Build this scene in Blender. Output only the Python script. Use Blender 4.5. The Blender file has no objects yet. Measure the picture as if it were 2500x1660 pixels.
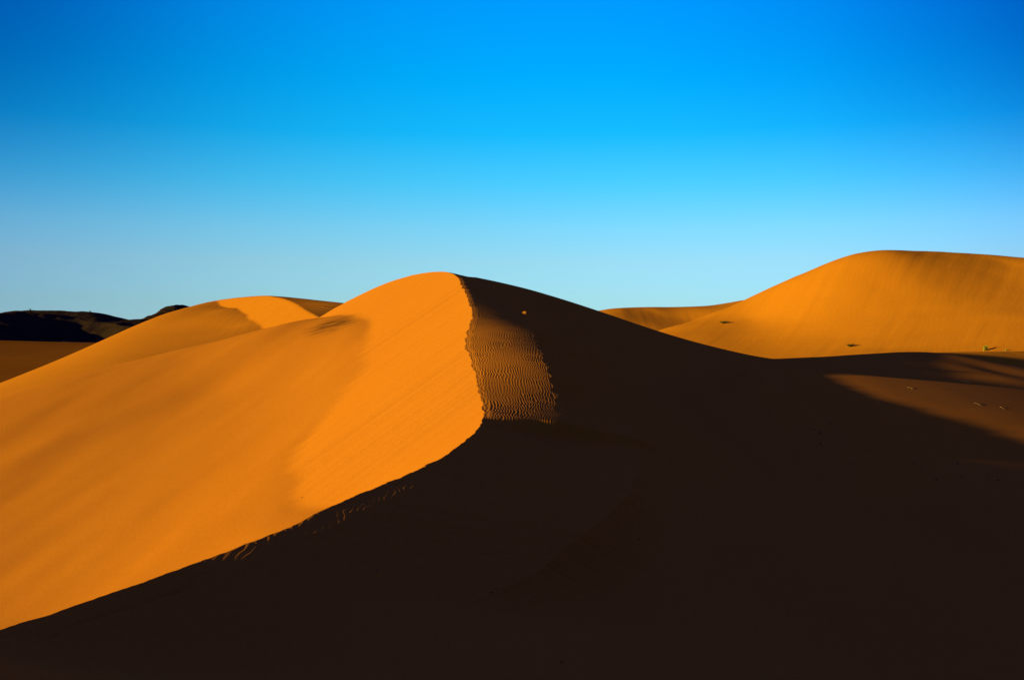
import bpy, math, random
import numpy as np

# ------------------------------------------------------------------ camera
sc = bpy.context.scene
col = sc.collection
cam_d = bpy.data.cameras.new("camera")
cam_d.lens = 35; cam_d.sensor_width = 36; cam_d.clip_start = 0.1; cam_d.clip_end = 30000
cam = bpy.data.objects.new("camera", cam_d); col.objects.link(cam)
cam.rotation_euler = (math.radians(90), 0, 0)
sc.camera = cam
# ------------------------------------------------------------------ sun, sky, exposure
SUN_EL = 6.2
SDIR = np.array([0.90, 0.436])                # the way the light travels over the ground
SDIR = SDIR / np.linalg.norm(SDIR)
sun_d = bpy.data.lights.new("sun", 'SUN'); sun_d.energy = 5.0; sun_d.angle = math.radians(0.5)
sun_d.color = (1.0, 0.92, 0.13)
sun = bpy.data.objects.new("sun", sun_d); col.objects.link(sun)
el = math.radians(SUN_EL)
from mathutils import Vector
sun.rotation_euler = Vector((SDIR[0]*math.cos(el), SDIR[1]*math.cos(el), -math.sin(el))).to_track_quat('-Z', 'Y').to_euler()
sc.view_settings.view_transform = 'Standard'
sc.view_settings.look = 'None'
sc.view_settings.gamma = 1.0
sc.view_settings.exposure = 1.15
sc.cycles.use_denoising = True
sc.cycles.max_bounces = 4
world = bpy.data.worlds.new("World"); sc.world = world; world.use_nodes = True
wn = world.node_tree; wn.nodes.clear()
def wnode(t, **k):
    n = wn.nodes.new(t)
    for a, b in k.items(): setattr(n, a, b)
    return n
sky = wnode('ShaderNodeTexSky', sky_type='NISHITA', sun_disc=False)
sky.sun_elevation = el
sky.sun_rotation = math.atan2(-SDIR[0], -SDIR[1])
sky.altitude = 700; sky.air_density = 1.0; sky.dust_density = 0.3; sky.ozone_density = 3.0
bg = wnode('ShaderNodeBackground'); bg.inputs['Strength'].default_value = 0.15
wo = wnode('ShaderNodeOutputWorld')
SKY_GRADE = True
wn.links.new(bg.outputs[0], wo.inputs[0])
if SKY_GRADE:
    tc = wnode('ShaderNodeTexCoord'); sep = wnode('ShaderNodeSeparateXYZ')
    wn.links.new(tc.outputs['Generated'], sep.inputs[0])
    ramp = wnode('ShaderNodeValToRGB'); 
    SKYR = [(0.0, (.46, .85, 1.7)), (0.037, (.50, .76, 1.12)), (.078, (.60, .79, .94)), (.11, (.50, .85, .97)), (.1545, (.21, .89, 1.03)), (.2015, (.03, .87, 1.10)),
            (.2546, (0, .86, 1.2)), (.323, (0, .82, 1.36)), (.42, (.17, .40, 2.1)), (.6, (.95, .74, 2.98)), (1.0, (1.35, .70, 2.98))]  # overhead stops, out of view, tinted violet and boosted to colour the shaded sand
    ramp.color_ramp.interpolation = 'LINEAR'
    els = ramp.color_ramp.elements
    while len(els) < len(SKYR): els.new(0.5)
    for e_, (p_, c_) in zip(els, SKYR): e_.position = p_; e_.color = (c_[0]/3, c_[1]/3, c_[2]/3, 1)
    # sides and top corners darker and bluer: lens vignetting put into the sky colour
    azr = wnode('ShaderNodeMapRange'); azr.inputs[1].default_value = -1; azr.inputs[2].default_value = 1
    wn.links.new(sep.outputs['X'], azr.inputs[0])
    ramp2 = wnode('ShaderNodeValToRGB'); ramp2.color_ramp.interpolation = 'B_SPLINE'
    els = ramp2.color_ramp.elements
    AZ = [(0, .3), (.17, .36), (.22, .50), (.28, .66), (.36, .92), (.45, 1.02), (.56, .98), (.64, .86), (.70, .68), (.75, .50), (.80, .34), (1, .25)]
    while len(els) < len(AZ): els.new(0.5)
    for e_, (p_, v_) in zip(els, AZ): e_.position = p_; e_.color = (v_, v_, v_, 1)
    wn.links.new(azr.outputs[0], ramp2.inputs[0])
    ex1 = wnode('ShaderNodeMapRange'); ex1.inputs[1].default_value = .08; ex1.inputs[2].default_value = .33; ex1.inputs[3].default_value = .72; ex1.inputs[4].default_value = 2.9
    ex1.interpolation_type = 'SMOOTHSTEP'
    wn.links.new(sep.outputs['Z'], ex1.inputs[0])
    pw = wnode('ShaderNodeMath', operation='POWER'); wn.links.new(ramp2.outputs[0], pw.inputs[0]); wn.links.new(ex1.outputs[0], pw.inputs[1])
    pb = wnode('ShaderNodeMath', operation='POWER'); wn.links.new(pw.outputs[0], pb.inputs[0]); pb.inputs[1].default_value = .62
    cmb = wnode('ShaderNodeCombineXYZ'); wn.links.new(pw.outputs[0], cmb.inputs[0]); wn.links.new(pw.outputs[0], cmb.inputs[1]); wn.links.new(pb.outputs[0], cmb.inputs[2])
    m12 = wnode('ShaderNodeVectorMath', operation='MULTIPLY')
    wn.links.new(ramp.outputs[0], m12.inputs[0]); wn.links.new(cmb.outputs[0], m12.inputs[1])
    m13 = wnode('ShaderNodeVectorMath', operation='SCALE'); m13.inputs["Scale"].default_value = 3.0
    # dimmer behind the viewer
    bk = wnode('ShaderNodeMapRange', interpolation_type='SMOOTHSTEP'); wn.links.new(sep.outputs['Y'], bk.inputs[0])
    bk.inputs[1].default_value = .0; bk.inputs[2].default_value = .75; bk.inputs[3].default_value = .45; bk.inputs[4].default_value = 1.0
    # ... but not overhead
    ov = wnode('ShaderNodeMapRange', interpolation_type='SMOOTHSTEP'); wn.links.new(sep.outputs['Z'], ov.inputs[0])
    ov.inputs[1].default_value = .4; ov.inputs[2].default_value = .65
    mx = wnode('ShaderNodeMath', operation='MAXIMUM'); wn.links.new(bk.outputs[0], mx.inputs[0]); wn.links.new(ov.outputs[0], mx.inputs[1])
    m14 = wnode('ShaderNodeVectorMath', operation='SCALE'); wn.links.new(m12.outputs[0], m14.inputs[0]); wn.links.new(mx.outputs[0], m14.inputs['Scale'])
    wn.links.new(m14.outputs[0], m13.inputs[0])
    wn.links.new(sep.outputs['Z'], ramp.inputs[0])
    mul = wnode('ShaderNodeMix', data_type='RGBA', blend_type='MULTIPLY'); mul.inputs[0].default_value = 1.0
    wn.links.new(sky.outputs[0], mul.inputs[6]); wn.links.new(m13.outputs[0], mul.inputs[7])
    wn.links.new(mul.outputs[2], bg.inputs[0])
else:
    wn.links.new(sky.outputs[0], bg.inputs[0])

# ------------------------------------------------------------------ numeric helpers
F = 35 / 36 * 2500.0
def P(px, py, d):
    """point seen at photo pixel (px, py), d metres in front of the lens"""
    return ((px - 1250) / F * d, float(d), (830 - py) / F * d)

class Surf:
    """smooth height surface through scattered points (thin plate)"""
    def __init__(self, pts, lam=0.02, scale=10.0):
        p = np.array(pts, float); self.c = p[:, :2] / scale; self.s = scale
        n = len(p); K = self.k(np.linalg.norm(self.c[:, None] - self.c[None], axis=2)) + lam * np.eye(n)
        A = np.zeros((n+3, n+3)); A[:n, :n] = K; A[:n, n] = 1; A[:n, n+1:] = self.c; A[n, :n] = 1; A[n+1:, :n] = self.c.T
        self.w = np.linalg.solve(A, np.concatenate([p[:, 2], [0, 0, 0]]))
    @staticmethod
    def k(r):
        return np.where(r > 1e-9, r*r*np.log(np.maximum(r, 1e-9)), 0)
    def __call__(self, x, y):
        sh = np.shape(x); x = np.ravel(x)/self.s; y = np.ravel(y)/self.s
        z = self.w[-3] + self.w[-2]*x + self.w[-1]*y
        for i, (cx, cy) in enumerate(self.c):
            r2 = (x-cx)**2 + (y-cy)**2
            z = z + self.w[i] * 0.5 * r2 * np.log(np.maximum(r2, 1e-12))
        return z.reshape(sh)

def smooth_curve(xs, ys):
    """monotone-ish cubic (Catmull-Rom) through xs, ys"""
    xs = np.array(xs, float); ys = np.array(ys, float)
    m = np.gradient(ys, xs)
    def f(x):
        x = np.asarray(x, float)
        i = np.clip(np.searchsorted(xs, x) - 1, 0, len(xs)-2)
        h = xs[i+1]-xs[i]; t = (x-xs[i])/h
        tc_ = np.clip(t, 0, 1)
        v = ((2*tc_**3-3*tc_**2+1)*ys[i] + (tc_**3-2*tc_**2+tc_)*h*m[i] + (-2*tc_**3+3*tc_**2)*ys[i+1] + (tc_**3-tc_**2)*h*m[i+1])
        return v + np.where(t < 0, t*h*m[0], 0) + np.where(t > 1, (t-1)*h*m[-1], 0)
    return f

def _hash(ix, iy, seed):
    h = (ix.astype(np.int64)*374761393 + iy.astype(np.int64)*668265263 + seed*1442695041) & 0x7fffffff
    h = ((h ^ (h >> 13)) * 1274126177) & 0x7fffffff
    return ((h ^ (h >> 16)) & 0xffff) / 32767.5 - 1.0
def noise(x, y, seed=0):
    x, y = np.broadcast_arrays(np.asarray(x, float), np.asarray(y, float))
    ix = np.floor(x); iy = np.floor(y); fx = x-ix; fy = y-iy
    ux = fx*fx*fx*(fx*(fx*6-15)+10); uy = fy*fy*fy*(fy*(fy*6-15)+10)
    a = _hash(ix, iy, seed); b = _hash(ix+1, iy, seed); c = _hash(ix, iy+1, seed); d = _hash(ix+1, iy+1, seed)
    return (a*(1-ux)+b*ux)*(1-uy) + (c*(1-ux)+d*ux)*uy
def fbm(x, y, seed=0, oct=4, g=0.5):
    s = 0; a = 1
    for i in range(oct):
        s = s + a*noise(x*2**i+17.3*i, y*2**i-9.1*i, seed+i); a *= g
    return s
def sstep(a, b, x):
    t = np.clip((x-a)/(b-a), 0, 1); return t*t*(3-2*t)
def smax(a, b, k):
    h = np.clip(0.5+0.5*(a-b)/k, 0, 1); return b*(1-h)+a*h+k*h*(1-h)
def smin(a, b, k): return -smax(-a, -b, k)

def grid_mesh(name, X, Y, Z, mat, label=None, cat=None, group=None, kind='structure', flip=False):
    nr, nc = X.shape
    co = np.stack([X, Y, Z], -1).astype(np.float32).reshape(-1)
    i = np.arange(nr*nc).reshape(nr, nc)
    q = np.stack([i[:-1, :-1], i[:-1, 1:], i[1:, 1:], i[1:, :-1]], -1).reshape(-1, 4)
    if flip: q = q[:, ::-1]
    me = bpy.data.meshes.new(name)
    me.vertices.add(nr*nc); me.vertices.foreach_set('co', co)
    me.loops.add(q.size); me.loops.foreach_set('vertex_index', q.astype(np.int32).reshape(-1))
    me.polygons.add(len(q)); me.polygons.foreach_set('loop_start', (np.arange(len(q))*4).astype(np.int32))
    me.polygons.foreach_set('loop_total', np.full(len(q), 4, np.int32))
    me.polygons.foreach_set('use_smooth', np.ones(len(q), bool))
    me.update(); me.materials.append(mat)
    o = bpy.data.objects.new(name, me); col.objects.link(o)
    tag(o, label, cat, group, kind)
    return o
def tag(o, label=None, cat=None, group=None, kind=None):
    if label: o['label'] = label
    if cat: o['category'] = cat
    if group: o['group'] = group
    if kind: o['kind'] = kind
    return o

# ------------------------------------------------------------------ materials
class NT:
    def __init__(self, name):
        self.m = bpy.data.materials.new(name); self.m.use_nodes = True
        self.t = self.m.node_tree; self.b = self.t.nodes['Principled BSDF']
        self.b.inputs['Specular IOR Level'].default_value = 0.0
        self.b.inputs['Roughness'].default_value = 1.0
    def n(self, t, ins=None, **k):
        n = self.t.nodes.new(t)
        for a, b in k.items(): setattr(n, a, b)
        for a, b in (ins or {}).items():
            if hasattr(b, 'is_output') or isinstance(b, bpy.types.NodeSocket): self.t.links.new(b, n.inputs[a])
            else: n.inputs[a].default_value = b
        return n
    def l(self, a, b): self.t.links.new(a, b)
    def noise(self, vec, scale, detail=3, rough=.5, map_=None):
        if map_:
            mp = self.n('ShaderNodeMapping', {'Vector': vec, 'Rotation': map_[0], 'Scale': map_[1]}); vec = mp.outputs[0]
        return self.n('ShaderNodeTexNoise', {'Vector': vec, 'Scale': scale, 'Detail': detail, 'Roughness': rough}).outputs['Fac']
    def ramp(self, fac, stops):
        r = self.n('ShaderNodeValToRGB', {'Fac': fac}); e = r.color_ramp.elements
        while len(e) < len(stops): e.new(0.5)
        for s, (p, c) in zip(e, stops):
            s.position = p; s.color = (*c, 1) if len(c) == 3 else c
        return r.outputs[0]
    def mixc(self, fac, a, b, mode='MIX'):
        m = self.n('ShaderNodeMix', {0: fac, 6: a, 7: b}, data_type='RGBA', blend_type=mode)
        return m.outputs[2]

def sand_mat(name, c_lo, c_hi, big=0.05, grain=6.0, bump=0.02, dark_streaks=False):
    t = NT(name)
    pos = t.n('ShaderNodeNewGeometry').outputs['Position']
    a = t.noise(pos, big, 5, .55, ((0, 0, math.radians(-55)), (1, .28, 1)))
    b = t.noise(pos, grain, 4, .7)
    c = t.ramp(a, [(0.3, c_lo), (0.7, c_hi)])
    sp = t.ramp(b, [(0.3, (.90, .90, .90)), (0.7, (1.06, 1.06, 1.06))])
    c = t.mixc(1.0, c, sp, 'MULTIPLY')
    if dark_streaks:   # dark streaky patch on the shoulder of the dune
        sx, sy, sz = P(812, 793, 113)
        mp = t.n('ShaderNodeMapping', {'Vector': pos, 'Location': (-sx, -sy, 0)})
        rt = t.n('ShaderNodeMapping', {'Vector': mp.outputs[0], 'Rotation': (0, 0, math.radians(0)), 'Scale': (1/3.2, 1/4.5, 0)})
        ln = t.n('ShaderNodeVectorMath', {0: rt.outputs[0]}, operation='LENGTH').outputs['Value']
        st = t.noise(pos, 1.0, 3, .6, ((0, 0, math.radians(62)), (.33, 1.5, 0)))
        fall = t.n('ShaderNodeMapRange', {'Value': ln, 1: 1.1, 2: 0.1, 3: 0.0, 4: 1.0}).outputs[0]
        th = t.n('ShaderNodeMapRange', {'Value': st, 1: .40, 2: .70, 3: 0.10, 4: 1.0}).outputs[0]
        mm = t.n('ShaderNodeMath', {0: fall, 1: th}, operation='MULTIPLY').outputs[0]
        m2 = t.n('ShaderNodeMath', {0: mm, 1: 1.7}, operation='MULTIPLY', use_clamp=True).outputs[0]
        c = t.mixc(m2, c, (.075, .027, .007, 1))
    t.l(c, t.b.inputs['Base Color'])
    bp = t.n('ShaderNodeBump', {'Strength': 1.0, 'Distance': bump, 'Height': b})
    t.l(bp.outputs[0], t.b.inputs['Normal'])
    return t.m

M_main = sand_mat('orange_sand', (.41, .115, .009), (.44, .128, .0105), bump=.004, dark_streaks=True)
M_left = sand_mat('back_dune_sand', (.39, .112, .007), (.42, .124, .008), big=.02, grain=2.0, bump=.012)
M_right = sand_mat('far_dune_sand', (.43, .126, .006), (.47, .140, .007), big=.012, grain=2.5, bump=.004)
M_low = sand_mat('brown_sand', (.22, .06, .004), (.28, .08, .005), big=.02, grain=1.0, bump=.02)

# ------------------------------------------------------------------ the near dune
CR = [  # crest: px, py, depth
    (-330, 1640, 22), (0, 1535, 30), (200, 1470, 32.5), (340, 1420, 34.5), (480, 1375, 36.5), (600, 1325, 38.5), (700, 1290, 40.5),
    (780, 1250, 42.5), (900, 1197, 46), (1000, 1155, 50), (1080, 1115, 54), (1130, 1080, 58), (1165, 1050, 61.5), (1178, 1020, 65),
    (1172, 980, 69), (1160, 920, 73.5), (1145, 880, 77), (1135, 840, 81), (1142, 800, 86), (1152, 765, 91), (1142, 735, 97), (1128, 700, 104),
    (1118, 680, 109), (1102, 668, 113.5), (1075, 664, 117), (1040, 666.5, 119.5), (1000, 674, 122), (930, 697, 126), (870, 725, 130), (842, 739, 132), (780, 775, 137)]
CEND = 137
cp = np.array([P(*c) for c in CR])
cx0 = smooth_curve(cp[:, 1], cp[:, 0]); cz0 = smooth_curve(cp[:, 1], cp[:, 2])
def crest_x(y):
    y = np.asarray(y, float)
    far = sstep(60, 68, y) * (1 - sstep(104, 112, y))
    tooth = (1 - np.abs(noise(y*1.1, y*0+3, 5))) - .5
    return cx0(np.minimum(y, CEND)) - .6*np.maximum(y-CEND, 0) + (0.05+.06*far)*fbm(y*.9, y*0, 11, 4, .6) + .12*far*tooth*(.6+.7*noise(y*.35, y*0, 9)) + .03*noise(y*5, y*0, 8)
def crest_z(y):
    yy = np.minimum(y, CEND)
    z = cz0(yy)
    return z + 0.035*fbm(y*.55, y*0+5, 21, 4, .55) * (1 - sstep(100, 110, y)) - .16*np.maximum(y-CEND, 0)

U = np.array([.845, .534]); FACE = .60
def PLN(px, py):
    """broad left slope, easing off towards its far left"""
    ds = np.linspace(20, 140, 2400); x = (px-1250)/F*ds
    z = -26.8 + .30*ds + np.interp(x, [-80, -50, -38, -28, -20, -14, -5], [-12.4, -10.3, -9.2, -7.7, -5.6, -3.5, -.2])
    return P(px, py, ds[np.argmax(z >= (830-py)/F*ds)])
plinth = Surf([
    P(900, 790, 109), P(905, 836, 100.5), P(921, 900, 90), P(878, 984, 82.4), P(836, 1058, 77), P(804, 1143, 70.8), P(762, 1206, 67.5), PLN(700, 1290), PLN(600, 1330), PLN(400, 1420), PLN(150, 1500), PLN(0, 1540),
    (-14, 40, -17.2), (-18, 28, -20), (-30, 20, -24), (-50, 40, -22),
    P(850, 764, 120), P(773, 776, 121), P(745, 783, 120), P(640, 805, 120), P(450, 852, 117), P(300, 888, 113), P(150, 926, 109), P(0, 970, 105), P(-200, 1030, 100),
    P(745, 800, 114), P(450, 872, 111.5), P(150, 955, 103),
    PLN(700, 950), PLN(600, 1100), PLN(790, 1000), PLN(740, 1080), PLN(840, 900), PLN(700, 1180), PLN(500, 950), PLN(400, 1050), PLN(400, 1200), PLN(200, 1200), PLN(0, 1200), PLN(0, 1380), PLN(-250, 1300),
    (-22, 132, 1.6), (-34, 134, -1.5), (-46, 134, -4.8), (-58, 132, -8), (-75, 130, -12),
    (-14, 128, 2.9)], lam=.03)
shade = Surf([tuple(c) for c in cp[1::2]] + [
    P(1250, 1660, 32), P(800, 1660, 31), P(400, 1660, 29.5), P(600, 1450, 35.5), P(900, 1350, 42), P(1250, 1400, 47), P(1250, 1200, 58), P(1600, 1600, 38), P(1850, 1200, 70), P(1850, 1400, 54), P(2500, 1660, 42),
    P(2500, 1400, 58), P(2500, 1200, 78), P(2200, 1150, 82),
    P(1500, 1000, 76), P(1500, 880, 96), P(1500, 1150, 65),
    P(1190, 683, 117), P(1290, 706, 118), P(1400, 739, 119), P(1500, 772, 120.5), P(1600, 806, 122), P(1700, 836, 124), P(1780, 857, 126),
    P(1830, 873, 128), P(1950, 873, 132), P(2050, 869, 137), P(2150, 863, 141), P(2250, 861, 144), P(2350, 872, 137), P(2430, 884, 139.5), P(2500, 896, 141),
    P(1800, 980, 96), P(2000, 1040, 91), P(1900, 905, 108), P(2050, 900, 116), P(2200, 885, 126),
    P(1990, 925, 100), P(2098, 990, 94.5), P(2285, 1036, 94), P(2400, 1062, 94.9), P(2500, 1090, 94.7), P(2192, 934, 107.4), P(2331, 952, 111), P(2420, 968, 112.6), P(2500, 985, 113.4),
    P(2330, 930, 116), P(2400, 945, 117), P(2500, 970, 117), P(2340, 905, 123), P(2450, 930, 122), P(2420, 905, 130), P(2600, 1110, 95), P(2600, 1000, 114),
    (-5, 128, 6.2), (-12, 136, 4.0), (-22, 144, 0.5), (-40, 160, -6), (0, 136, 3.9), (14, 138, 0.5), (26, 142, -3.0), (38, 146, -5.5), (52, 156, -5.5), (66, 164, -5.8), (84, 160, -7), (95, 140, -9),
    (60, 60, -15), (72, 90, -15)], lam=.04)

TAN = math.tan(math.radians(6.2))
def skim(X, Y):
    """distance t downwind of the crest and the place q on the crest, measured along the sunlight"""
    t = np.maximum(X-cx0(np.clip(Y, 0, CEND)), 0)/.95
    for _ in range(30):
        t = t + (X - SDIR[0]*t - cx0(np.clip(Y-SDIR[1]*t, 0, CEND)))
    return Y-SDIR[1]*t, t
def main_height(X, Y, T):
    cx, cz = crest_x(Y), crest_z(Y)
    # lit side: slip face falling from the crest, meeting the sweeping plinth
    L = np.maximum(-T, 0) / .9
    for _ in range(24):
        g = X + U[0]*L - crest_x(Y + U[1]*L)
        L = np.maximum(L - g/(U[0]+.12*U[1]), 0)
    face = crest_z(Y + U[1]*L) - FACE*L
    face += .012*noise((X*U[1]-Y*U[0])*1.7, (X*U[0]+Y*U[1])*.16, 40)*sstep(.3, 2, L)*sstep(62, 75, Y+U[1]*L)
    pl = plinth(X, Y)
    a = (X*.35 + Y*.94)
    pl = pl + .13*fbm((X*.94-Y*.35)*.13, a*.03, 60, 3) + .008*noise(X*.9, Y*.5, 63)
    foot = .5*noise(Y*.35, Y*0, 70)*.25
    lit = smax(face, pl + foot*0, .12)
    lit = np.where(-T < 3.0, np.minimum(lit, cz + .0 + .25*(-T)), lit)
    # shaded side
    sh = shade(X, Y)
    cs = shade(cx, Y)
    w = np.exp(-np.maximum(T, 0)/3.0)
    sh = sh + (cz - cs)*w
    # low swells at the foot of the slope, where the last light skims over the sand
    fq, ft = skim(X, Y)
    tl = np.interp(fq, [62, 66, 70, 72, 73.3, 76.2, 83, 84.5], [76, 66, 56.7, 52.7, 47.5, 40.5, 38.5, 38])
    u = np.clip(ft-tl, -12, 40)
    db = (np.where(u < 0, .075*u, .075*14*(1-np.exp(-np.maximum(u, 0)/14)) + .012*u) + .15)*(1-sstep(81.5, 86.5, fq)) - .15
    tp = np.interp(fq, [88, 94, 101, 106], [62.5, 65, 70, 71.5])
    dp = (.055*np.clip(ft-tp, -8, 40) + .2)*sstep(87.5, 91, fq) - .2
    tgt = cz0(np.clip(fq, 0, CEND)) - TAN*ft + np.maximum(db, dp) + np.interp(fq, [62, 64, 66, 70, 74, 78, 82, 86, 90, 94], [0, .1, .35, .5, .80, .82, .65, .45, .14, .06]) + .012*fbm(X*.12, Y*.12, 77, 3)
    wt = sstep(24, 34, ft)*sstep(56, 68, fq)*(1-sstep(121, 132, Y))*(1-sstep(95, 120, ft))*(1 - sstep(84.5, 89, fq)*(1-sstep(50, 60, ft)))
    sh = sh*(1-wt) + tgt*wt
    # wind-packed shoulder just past the crest, in the light that skims over it
    q, t = Y.copy(), np.maximum(T, 0)/.9
    for _ in range(10):
        g = X - SDIR[0]*t - crest_x(Y - SDIR[1]*t); t = t + g/.95
        t = np.maximum(t, 0)
    q = Y - SDIR[1]*t
    S = np.interp(q + .05*noise(X*.7, X*0, 38)*sstep(1, 3, t)*(1-sstep(66, 69, q)), [20, 34, 37, 48, 53, 64.2, 64.9, 70, 76, 84, 90, 96, 104, 112, 125], [.3, .3, .09, .10, .15, .28, .03, -.02, -.13, -.11, .05, .09, .105, .2, .3])
    K = np.interp(q, [64.2, 65, 72, 78, 84, 90, 96], [0, .007, .008, .016, .017, .010, .006])
    tb = np.interp(q, [30, 57, 64.2, 64.6, 73, 85, 92, 104, 112], [1.5, 1.6, 2, 5.6, 6.3, 6.7, 5.5, 5, 3])
    tb = tb + .28*noise(q*1.3, q*0, 31) + .15*noise(q*.37, q*0, 32)
    sho = crest_z(q) - S*np.minimum(t, tb) - K*np.minimum(t, tb)**2 - np.interp(q, [62, 66, 72], [.24, .24, .42])*np.maximum(t-tb, 0)
    sho = sho + .05*sstep(0, .6, t)*sstep(64.5, 65.5, q)
    sho = sho - np.where(t < 12, .0, (t-12)*.5)
    near = (t < 25)
    sh2_ = np.where(near, smax(sh, sho, .15+.14*np.maximum(t-tb, 0)), sh)
    # above the shoulder the drift must not bury it
    lim = sho + .5*np.maximum(t-tb*.9, 0)
    inb = (1-sstep(112, 118, q))
    sh = np.where(t < tb*1.6, inb*np.minimum(sh2_, lim+.02) + (1-inb)*sh2_, sh2_)
    ra = np.interp(q, [34, 39, 55, 58, 64, 65, 88, 100, 112], [0, .012, .018, .004, .004, .011, .009, .006, 0]) * (1-sstep(np.where(q < 60, 2.5, 8), np.where(q < 60, 5, 10), T)) * sstep(0, .15, T)
    lam = np.interp(q, [30, 50, 65, 90], [.30, .26, .20, .24])
    ph = 2*math.pi*((X*.98 + Y*.10)/lam*1.0)
    ph = 2*math.pi*((X + .06*Y + .16*noise(X*.8, Y*1.4, 33) + .09*noise(X*2.2, Y*2.6, 34) + .3*noise(X*.2, Y*.25, 35))/np.where(Y < 60, .28, .205))
    rip = np.sin(ph + .5*np.sin(ph))
    sh = sh + ra*rip*(.75+.5*noise(X*.7, Y*.7, 36))
    return lit, sh

KNOLL = (1.4, 96.6, .46)
def near_z(x, y):
    x = np.asarray(x, float); y = np.asarray(y, float); t = x-crest_x(y)
    a, b = main_height(x, y, t); return np.where(t <= 0, a, b)
def build_main():
    rows = np.concatenate([np.arange(-30, 16, 1.0), np.arange(16, 26, .2), np.arange(26, 60, .07), np.arange(60, 93, .055), np.arange(93, 122, .12), np.arange(122, 200, .8)])
    tl = [0.0]; st = .05
    while tl[-1] < 95: tl.append(tl[-1]+st); st = min(st*1.035, .8)
    tr = list(np.arange(.035, 9.5, .036)); st = .036
    while tr[-1] < 150: tr.append(tr[-1]+st); st = min(st*1.035, 1.1)
    cols = np.concatenate([-np.array(tl[::-1]), np.array(tr)])
    T, Y = np.meshgrid(cols, rows)
    X = crest_x(Y) + T
    lit, sh = main_height(X, Y, T)
    Z = np.where(T <= 0, lit, sh)
    # small hummock that just reaches the light
    kx, ky, kz = KNOLL
    Z = Z + kz*np.exp(-(((X-kx)/.38)**2 + ((Y-ky)/.7)**2))
    # the dune the photographer stands on
    r = np.hypot(X, Y+1.0)
    Z = smax(Z, -1.75 - .385*np.maximum(r-1.2, 0), .4)
    grid_mesh('sand_dune', X, Y, Z, M_main, 'large near sand dune with a jagged crest between its sunlit left face and dark shaded right side', 'sand dune', 'sand dunes')
build_main()

def patch(name, surf, x0, x1, nx, y0, y1, ny, mat, extra=None, **k):
    """height sheet laid out radially from the viewer's side so that far cells are larger"""
    a = np.linspace(x0, x1, nx); y = np.linspace(y0, y1, ny)
    A, Y = np.meshgrid(a, y)
    X = A*Y
    Z = surf(X, Y)
    if extra: Z = Z + extra(X, Y)
    return grid_mesh(name, X, Y, Z, mat, **k)

def on(surf, px, py, d0, d1):
    """where the sight line through a photo pixel first meets a surface"""
    ds = np.linspace(d0, d1, 600); X = (px-1250)/F*ds; zr = (830-py)/F*ds
    below = np.nonzero(surf(X, ds) >= zr)[0]
    i = below[0] if len(below) else int(np.argmin(np.abs(surf(X, ds)-zr)))
    return float(X[i]), float(ds[i]), float(surf(X[i:i+1], ds[i:i+1])[0])

# ------------------------------------------------------------------ the dune behind on the left
c2 = np.array([P(*c) for c in [(940, 870, 140), (860, 820, 158), (775, 773, 174), (745, 756, 181), (722, 742, 188), (695, 730, 197), (672, 725, 205), (648, 722, 214), (610, 724, 222), (560, 729, 230), (510, 737, 238), (440, 755, 248)]])
c2x = smooth_curve(c2[:, 1], c2[:, 0]); c2z = smooth_curve(c2[:, 1], c2[:, 2])
pl2 = Surf([P(645, 805, 180), P(625, 785, 189), P(600, 767, 202), P(570, 753, 216), P(530, 745, 228), P(505, 739, 236), P(690, 830, 168),
    P(450, 755, 232), P(400, 767, 226), P(330, 795, 217), P(250, 832, 208), P(170, 868, 198), P(90, 902, 188), P(0, 938, 178), P(-200, 1010, 163),
    P(500, 800, 192), P(400, 850, 171), P(300, 880, 158), P(150, 920, 150), P(560, 800, 188), P(500, 765, 215), P(400, 800, 203), P(300, 840, 188), P(600, 850, 158),
    (-44, 195, 4.6), (-36, 178, 1.4), (-50, 212, 6.3), (-57, 226, 7.6),
    (-78, 255, 3), (-90, 242, -3), (-103, 228, -9), (-118, 212, -16), (-138, 195, -24), (-60, 120, -8), (-40, 120, -4)], lam=.01, scale=20)
sh2 = Surf([tuple(c) for c in c2] + [P(700, 725.5, 213), P(750, 730.5, 209), P(800, 736, 200), P(845, 741, 195), P(900, 752, 190), P(800, 762, 180), P(860, 790, 170), P(1000, 810, 190),
    (-52, 240, 5), (-35, 222, 5), (-26, 206, 5), (-60, 265, 0), (-20, 230, -2), (-10, 200, 0)], lam=.01, scale=20)
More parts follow.
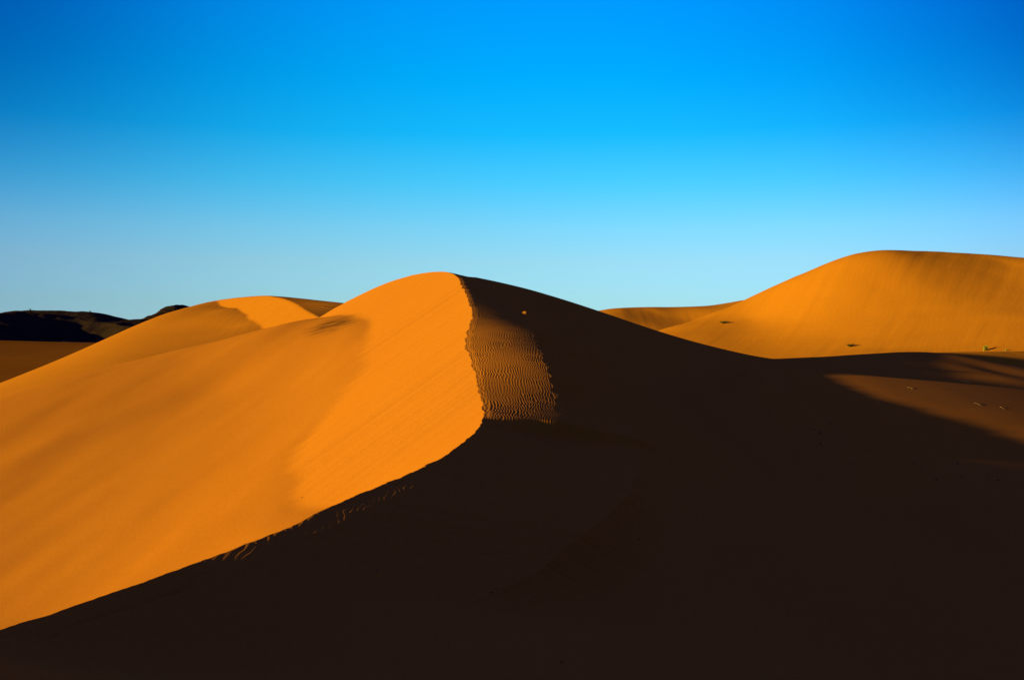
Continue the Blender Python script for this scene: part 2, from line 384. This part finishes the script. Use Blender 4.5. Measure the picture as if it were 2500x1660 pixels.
def build_left():
    rows = np.concatenate([np.arange(115, 160, 1.0), np.arange(160, 245, .25), np.arange(245, 290, 1.5)])
    cols = np.concatenate([-np.geomspace(140, .4, 170), [0], np.geomspace(.3, 45, 110)])
    T, Y = np.meshgrid(cols, rows)
    cxf = lambda y: c2x(np.minimum(y, 248)) - .7*np.maximum(y-248, 0) + .10*fbm(np.asarray(y)*.25, np.asarray(y)*0, 90, 3)
    czf = lambda y: c2z(np.minimum(y, 248)) - .2*np.maximum(y-248, 0)
    X = cxf(Y) + T
    L = np.maximum(-T, 0)/.9
    for _ in range(24):
        g = X + U[0]*L - cxf(Y + U[1]*L); L = np.maximum(L - g/(U[0]+.12*U[1]), 0)
    cross = X*U[1]-Y*U[0]
    face = czf(Y + U[1]*L) - FACE*L + .05*noise(cross*.8, (X*U[0]+Y*U[1])*.05, 41)*sstep(.5, 4, L)
    pl = pl2(X, Y) + .035*fbm(X*.06, Y*.04, 92, 3) + .004*np.sin((X*.97+Y*.1)*3.2 + 2*noise(X*.1, Y*.1, 93))
    Z = np.where(T <= 0, smax(face, pl, .15), sh2(X, Y) + (czf(Y)-sh2(cxf(Y), Y))*np.exp(-np.maximum(T, 0)/4) + .03*np.sin(Y*3.0+noise(X*.3, Y*.3, 94)*3))
    grid_mesh('sand_dune', X, Y, Z, M_left, 'sunlit sand dune behind on the left with a smooth long flank and a streaked slip face at its top', 'sand dune', 'sand dunes')
build_left()

# ------------------------------------------------------------------ the dunes on the right
rb = Surf([P(1852, 715, 341), P(1905, 691, 340), P(1940, 676, 339), P(1979, 661.5, 338), P(2033, 640.5, 336), P(2096, 622, 336), P(2170, 611, 338), P(2250, 617, 340), P(2330, 621, 342), P(2420, 622, 345), P(2500, 626, 346), P(2700, 655, 345),
    P(1800, 738, 340), P(1740, 761, 334), P(1690, 782, 328), P(1640, 797, 322), P(1590, 816, 316), P(1500, 840, 310),
    P(1830, 850, 290), P(1700, 830, 300), P(1830, 780, 318), P(2000, 850, 282), P(2000, 740, 314), P(2150, 850, 274), P(2150, 700, 316), P(2150, 780, 297), P(2300, 855, 264), P(2300, 760, 296), P(2300, 680, 319),
    P(2450, 855, 255), P(2450, 760, 290), P(2450, 680, 322), P(2700, 855, 245), P(2700, 740, 290), P(2600, 900, 230), P(2000, 900, 250), P(1700, 900, 270), P(2300, 900, 235),
    P(2450, 640, 338), (75, 362, 6), (95, 360, 15), (115, 365, 22), (135, 385, 25), (160, 385, 24), (180, 375, 22), (205, 365, 17), (60, 352, 2), (48, 340, 0),
    (90, 410, 2), (130, 425, 6), (180, 420, 6), (220, 400, 2), (50, 380, -8)], lam=.008, scale=30)
def rb_extra(X, Y):
    a = X*.55 + Y*.83; b = X*.83 - Y*.55
    up = .3*sstep(4, 12, rb(X, Y))*sstep(120, 150, X)
    return .5*fbm(X*.012, Y*.02, 120, 4, .5) + .04*noise(b*.4, a*.05, 122) + .035*up*noise(b*.45, a*.05, 125)*(.5+.5*noise(b*.05, a*.03, 126)) + .004*np.sin(b*3.6+5*noise(X*.12, Y*.12, 124))
rbz = lambda x, y: rb(x, y) + rb_extra(x, y)
patch('sand_dune', rb, .04, .70, 700, 225, 420, 460, M_right, rb_extra, label='tall sunlit sand dune on the right with two small shrubs on its slope', cat='sand dune', group='sand dunes')

bowl = Surf([P(1400, 788, 427), P(1470, 763, 434), P(1520, 754, 436.5), P(1600, 751.5, 442), P(1700, 752, 446), P(1760, 745, 455), P(1830, 730, 468),
    P(1540, 766, 434), P(1600, 768, 438), P(1650, 774, 436), P(1700, 786, 430), P(1500, 775, 424), P(1450, 790, 417),
    P(1550, 800, 414), P(1620, 810, 406), P(1500, 830, 396), P(1400, 830, 402), P(1700, 850, 385),
    (16, 455, 8), (40, 470, 9), (60, 482, 8), (85, 492, 8), (110, 500, 9), (20, 520, -4),
    (60, 540, -4), (110, 540, -4), (5, 430, 2)], lam=.04, scale=40)
patch('sand_dune', bowl, .02, .30, 260, 340, 540, 200, M_right, lambda X, Y: .1*fbm(X*.03, Y*.03, 130, 3) + .02*noise(X*.5, Y*.06, 131), label='low distant sand dune with a hollow, just right of the dark ridge', cat='sand dune', group='sand dunes')

lit = Surf([P(2200, 868, 156), P(2300, 861, 163), P(2400, 858.5, 170), P(2500, 858, 175), P(2700, 860, 180), P(2400, 884, 154), P(2500, 905, 151), P(2700, 930, 148),
    P(2300, 885, 152), (60, 180, -5), (80, 190, -4.5), (110, 200, -5), (90, 230, -10), (60, 220, -10), (130, 230, -10)], lam=.01, scale=20)
patch('sand_dune', lit, .36, .70, 200, 146, 232, 120, M_right, lambda X, Y: .04*fbm(X*.2, Y*.2, 140, 3), label='small orange sunlit sand dune at the right edge below the yellow green grass clump', cat='sand dune', group='sand dunes')

# ------------------------------------------------------------------ plain and dark hills on the far left
low = Surf([P(-300, 829, 430), P(0, 831, 430), P(120, 834, 430), P(230, 835.5, 430), P(400, 839, 430), P(700, 842, 430), P(0, 870, 330), P(200, 872, 330), P(0, 930, 215), P(200, 930, 215), P(-300, 930, 215),
    P(500, 900, 260), (-300, 500, -6), (-150, 500, -6), (-50, 500, -6)], lam=.01, scale=50)
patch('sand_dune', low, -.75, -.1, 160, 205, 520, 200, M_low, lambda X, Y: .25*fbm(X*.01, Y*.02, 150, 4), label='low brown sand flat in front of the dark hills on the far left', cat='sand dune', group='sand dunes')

def rock_mat(name, a, b):
    t = NT(name); pos = t.n('ShaderNodeNewGeometry').outputs['Position']
    n1 = t.noise(pos, .006, 6, .65); n2 = t.noise(pos, .04, 6, .7)
    c = t.ramp(n1, [(.35, a), (.62, b)]); c = t.mixc(1.0, c, t.ramp(n2, [(.3, (.6, .6, .6)), (.75, (1.4, 1.3, 1.2))]), 'MULTIPLY')
    t.l(c, t.b.inputs['Base Color'])
    bp = t.n('ShaderNodeBump', {'Strength': 1.0, 'Distance': 3.0, 'Height': n2}); t.l(bp.outputs[0], t.b.inputs['Normal'])
    return t.m
M_rock = rock_mat('dark_desert_rock', (.016, .009, .007), (.030, .015, .009))
def profile(pts, d):
    p = np.array([P(a, b, d) for a, b in pts]); return smooth_curve(p[:, 0], p[:, 2])
pf = profile([(-700, 775), (-300, 768), (0, 763), (70, 757), (150, 759), (225, 763), (260, 771), (290, 779), (345, 780), (400, 784), (500, 790), (700, 800)], 1300)
def hills(X, Y):
    r = pf(X) + 26
    f = np.where(Y < 1300, 1-((1300-Y)/420)**2*1.0, 1-((Y-1300)/300)**2)
    body = -26 + r*np.clip(f, 0, 1)
    w = np.clip((1300-Y)/80, 0, 1)
    rid = (1-np.abs(fbm(X*.0042+3, (Y+X*.5)*.0060, 160, 4, .45)))
    return body - w*26*(1-rid)*1.1 + 1.2*noise(X*.05, Y*.05, 166)*w + .6*noise(X*.1, Y*.02, 167)
patch('hills', hills, -.8, -.15, 420, 850, 1620, 280, M_rock, label='low dark rocky hills along the left horizon', cat='hills')
pf2 = profile([(200, 812), (300, 790), (345, 781), (365, 776), (385, 770), (400, 764), (408, 757), (418, 750), (432, 746), (444, 743.5), (458, 747), (475, 751), (520, 757), (600, 770), (700, 800)], 1700)
def crag(X, Y):
    r = pf2(X) + 26
    f = 1-np.abs((Y-1700)/260)**1.5
    return -26 + r*np.clip(f, 0, 1) + 2.2*fbm(X*.03, Y*.03, 170, 5, .6)*np.clip(f*2, 0, 1)*(1-.55*np.exp(-((Y-1700)/25)**2))
patch('hills', crag, -.46, -.2, 260, 1440, 1960, 220, M_rock, label='dark rocky peak showing over the shoulder of the left dune', cat='hills')

# ------------------------------------------------------------------ desert floor out to the horizon
def build_ground():
    r = np.concatenate([[0.5], np.geomspace(8, 22000, 90)]); a = np.linspace(0, 2*math.pi, 181)
    R, A = np.meshgrid(r, a); X = R*np.cos(A); Y = R*np.sin(A)
    Z = -27 + 1.2*fbm(X*.004, Y*.004, 180, 3)
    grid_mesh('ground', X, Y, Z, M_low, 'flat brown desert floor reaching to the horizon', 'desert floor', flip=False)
build_ground()

# ------------------------------------------------------------------ plants, twigs and stones
def flat_mat(name, a, b, scale=8):
    t = NT(name); pos = t.n('ShaderNodeNewGeometry').outputs['Position']
    t.l(t.ramp(t.noise(pos, scale, 3), [(.35, a), (.65, b)]), t.b.inputs['Base Color']); return t.m
M_olive = flat_mat('olive_leaves', (.045, .040, .010), (.09, .075, .018))
M_green = flat_mat('yellow_green_grass', (.16, .14, .02), (.28, .22, .03))
M_dark = flat_mat('dark_grass', (.035, .035, .010), (.07, .06, .015))
M_wood = flat_mat('dry_wood', (.10, .06, .03), (.20, .13, .07))
M_pale = flat_mat('bleached_wood', (.22, .14, .08), (.34, .22, .12))
M_stone = flat_mat('dark_stone', (.03, .02, .015), (.06, .04, .03))

def blades(n, height, spread, width, lean, seed, droop=.5, up=.15):
    """many thin tapered curved blades growing from one crown; returns verts, faces"""
    rnd = random.Random(seed); V = []; Fc = []
    for i in range(n):
        a = rnd.uniform(0, 2*math.pi); r0 = spread*.12*rnd.random()
        h = height*rnd.uniform(.45, 1.0); out = spread*rnd.uniform(.2, 1.0)
        wd = width*rnd.uniform(.6, 1.2); ca, sa = math.cos(a), math.sin(a)
        lx, ly = lean; k = len(V); m = 5
        for j in range(m+1):
            s = j/m; rr = r0 + out*s**1.3; zz = up*height*0 + h*(s - droop*s*s*rnd.uniform(.9, 1.1))
            w = wd*(1-s*.85); x = rr*ca + lx*s*s*h; y = rr*sa + ly*s*s*h
            V += [(x - sa*w, y + ca*w, zz), (x + sa*w, y - ca*w, zz), (x, y, zz + w*.8)]
        for j in range(m):
            b = k+3*j
            for e in range(3):
                f = (e+1) % 3; Fc.append((b+e, b+f, b+3+f, b+3+e))
    return V, Fc
def mesh_obj(name, V, Fc, mat, parent=None):
    me = bpy.data.meshes.new(name); me.from_pydata(V, [], Fc); me.update(); me.materials.append(mat)
    o = bpy.data.objects.new(name, me); col.objects.link(o)
    if parent: o.parent = parent
    return o
def plant(name, loc, w, h, label, cat, leafm, seed, n=160, lean=(0, 0), group=None, droop=.5, width=.035):
    r = bpy.data.objects.new(name, None); col.objects.link(r); r.location = (loc[0], loc[1], loc[2]-.06)
    tag(r, label, cat, group)
    V, Fc = blades(n, h, w/2, width, lean, seed, droop); mesh_obj('foliage', V, Fc, leafm, r)
    V, Fc = blades(max(8, n//8), h*.8, w/2*.9, width*1.3, lean, seed+50, droop*.6); mesh_obj('stem', V, Fc, M_wood, r)
    return r
plant('desert_shrub', on(rbz, 1765, 790, 240, 350), 3.6, 1.7, 'dark spreading desert shrub, highest one on the slope of the right dune', 'shrub', M_olive, 1, 240, (.3, 0), 'desert shrubs on the right dune', width=.05)
plant('desert_shrub', on(rbz, 2075, 847, 235, 350), 2.9, 1.8, 'round dark desert shrub low on the middle of the right dune', 'shrub', M_dark, 2, 240, (.2, 0), 'desert shrubs on the right dune', width=.045)
plant('grass_clump', on(rbz, 2402, 856.5, 225, 350), 1.7, 2.5, 'tall yellow green grass clump at the foot of the right dune near the photo edge', 'grass clump', M_green, 3, 220, (.35, 0), None, .35, .04)
plant('grass_clump', on(rbz, 2409, 856.5, 225, 350), 1.3, 2.4, 'dark grass clump leaning beside the yellow green clump', 'grass clump', M_dark, 4, 120, (-.25, 0), None, .5, .04)
plant('grass_clump', on(rbz, 2455, 857, 225, 350), .9, 1.0, 'small pale grass clump right of the tall yellow green one', 'grass clump', M_green, 5, 90, (.2, 0), None, .35, .03)

def stick(name, loc, length, ang, label, seed, mat=M_pale, r=.012):
    """a forked dead twig lying on the sand, following it"""
    rnd = random.Random(seed); V = []; Fc = []
    def run(p, a, L, rad):
        k = len(V); m = 6
        for j in range(m+1):
            s = j/m; x = p[0]+math.cos(a)*L*s; y = p[1]+math.sin(a)*L*s
            z = float(near_z(np.array([x]), np.array([y]))[0]) + rad*.6 + .05*L*math.sin(s*math.pi) + rnd.uniform(0, .012)
            rr = rad*(1-.6*s)
            for e in range(5):
                t_ = 2*math.pi*e/5; V.append((x-math.sin(a)*rr*math.cos(t_)-loc[0], y+math.cos(a)*rr*math.cos(t_)-loc[1], z+rr*math.sin(t_)-loc[2]))
            a += rnd.uniform(-.25, .25)
        for j in range(m):
            for e in range(5):
                f = (e+1) % 5; Fc.append((k+5*j+e, k+5*j+f, k+5*j+5+f, k+5*j+5+e))
    run((loc[0], loc[1]), ang, length, r)
    run((loc[0]+math.cos(ang)*length*.4, loc[1]+math.sin(ang)*length*.4), ang+.6, length*.4, r*.7)
    run((loc[0]+math.cos(ang)*length*.6, loc[1]+math.sin(ang)*length*.6), ang-.5, length*.35, r*.7)
    o = mesh_obj(name, V, Fc, mat); o.location = loc
    return tag(o, label, 'twig', 'dead twigs on the sand')
NZ = lambda x, y: near_z(x, y)
stick('dry_twig', on(NZ, 2214, 946, 70, 150), .6, -.25, 'pale dead twig lying in the shade, leftmost of the twigs on the right', 1, r=.013)
stick('dry_twig', on(NZ, 2345, 930, 70, 150), 1.2, -.15, 'longest pale dead twig on the dim brown sand at the right', 2, r=.014)
stick('dry_twig', on(NZ, 2378, 984, 70, 150), .6, -.3, 'short pale dead twig near the dark strip at the right edge', 3, r=.013)
stick('dry_twig', on(NZ, 2440, 994, 70, 150), .45, -.1, 'thin dead twig nearest the right edge of the photo', 4, r=.014)

def make_stone(seed):
    import bmesh
    bm = bmesh.new(); bmesh.ops.create_icosphere(bm, subdivisions=2, radius=1)
    rnd = random.Random(seed); ox, oy = rnd.uniform(0, 50), rnd.uniform(0, 50)
    for v in bm.verts:
        k = 1 + .25*float(noise(np.array(v.co.x*1.3+ox), np.array(v.co.y*1.3+v.co.z+oy), seed))
        v.co = (v.co.x*k*1.2, v.co.y*k*.9, v.co.z*k*.6)
    me = bpy.data.meshes.new('stone'); bm.to_mesh(me); bm.free(); me.materials.append(M_stone); return me
SM = [make_stone(i) for i in range(3)]
spots = [(1988, 1052, 3), (2001, 1059, 5), (2004, 1086, 4), (2028, 1035, 3), (920, 1400, 4), (1211, 1437, 3.5), (1200, 1454, 4), (1370, 1616, 5), (1718, 1258, 4), (1745, 1256, 3), (1493, 1303, 3), (1559, 1316, 4),
         (2082, 1134, 3), (2350, 1165, 4), (2285, 1172, 5), (2435, 1173, 4), (2230, 1131, 4), (2255, 1140, 3), (2412, 1161, 3), (2185, 1125, 3), (2337, 1133, 4), (2115, 1103, 3), (2415, 1240, 3.5), (1650, 1130, 2.5), (2500, 1186, 4), (1095, 1580, 3)]
for i, (px, py, s) in enumerate(spots):
    p = on(NZ, px, py, 22, 150); o = bpy.data.objects.new('stone', SM[i % 3]); col.objects.link(o)
    r = s/2*p[1]/F*1.15; o.scale = (r, r, r); o.location = (p[0], p[1], p[2]+r*.15); o.rotation_euler = (0, 0, i*1.7)
    lab = 'small dark stone on the shaded sand'
    if (px, py) == (1370, 1616): lab = 'dark stone on the shaded sand nearest the bottom edge'
    if (px, py) == (920, 1400): lab = 'lone dark stone on the shaded sand below the rippled stretch of crest'
    tag(o, lab, 'stone', 'stones on the shaded sand')
p = on(NZ, 738, 1217, 45, 150); o = bpy.data.objects.new('stone', SM[1]); col.objects.link(o)
o.scale = (.06, .06, .06); o.location = p; tag(o, 'single small stone on the sunlit left slope', 'stone')

for px, dy, w, h, lab in [(75, 3.2, 3.2, 2.6, 'tiny bush on the highest part of the dark far hills'), (221, 3, 3.0, 2.4, 'tiny bush on the right shoulder of the dark far hills')]:
    x = (px-1250)/F*1300
    plant('bush', (x, 1299.0, float(hills(np.array([x]), np.array([1299.0]))[0])), w*1.2, h*1.5, lab, 'bush', M_dark, int(px), 60, (0, 0), 'bushes on the far hills', .3, .15)
x = (364-1250)/F*1700
plant('bush', (x, 1699.0, float(crag(np.array([x]), np.array([1699.0]))[0])), 5.5, 4.5, 'tiny bush on the slope left of the rocky peak', 'bush', M_dark, 9, 60, (0, 0), 'bushes on the far hills', .3, .2)
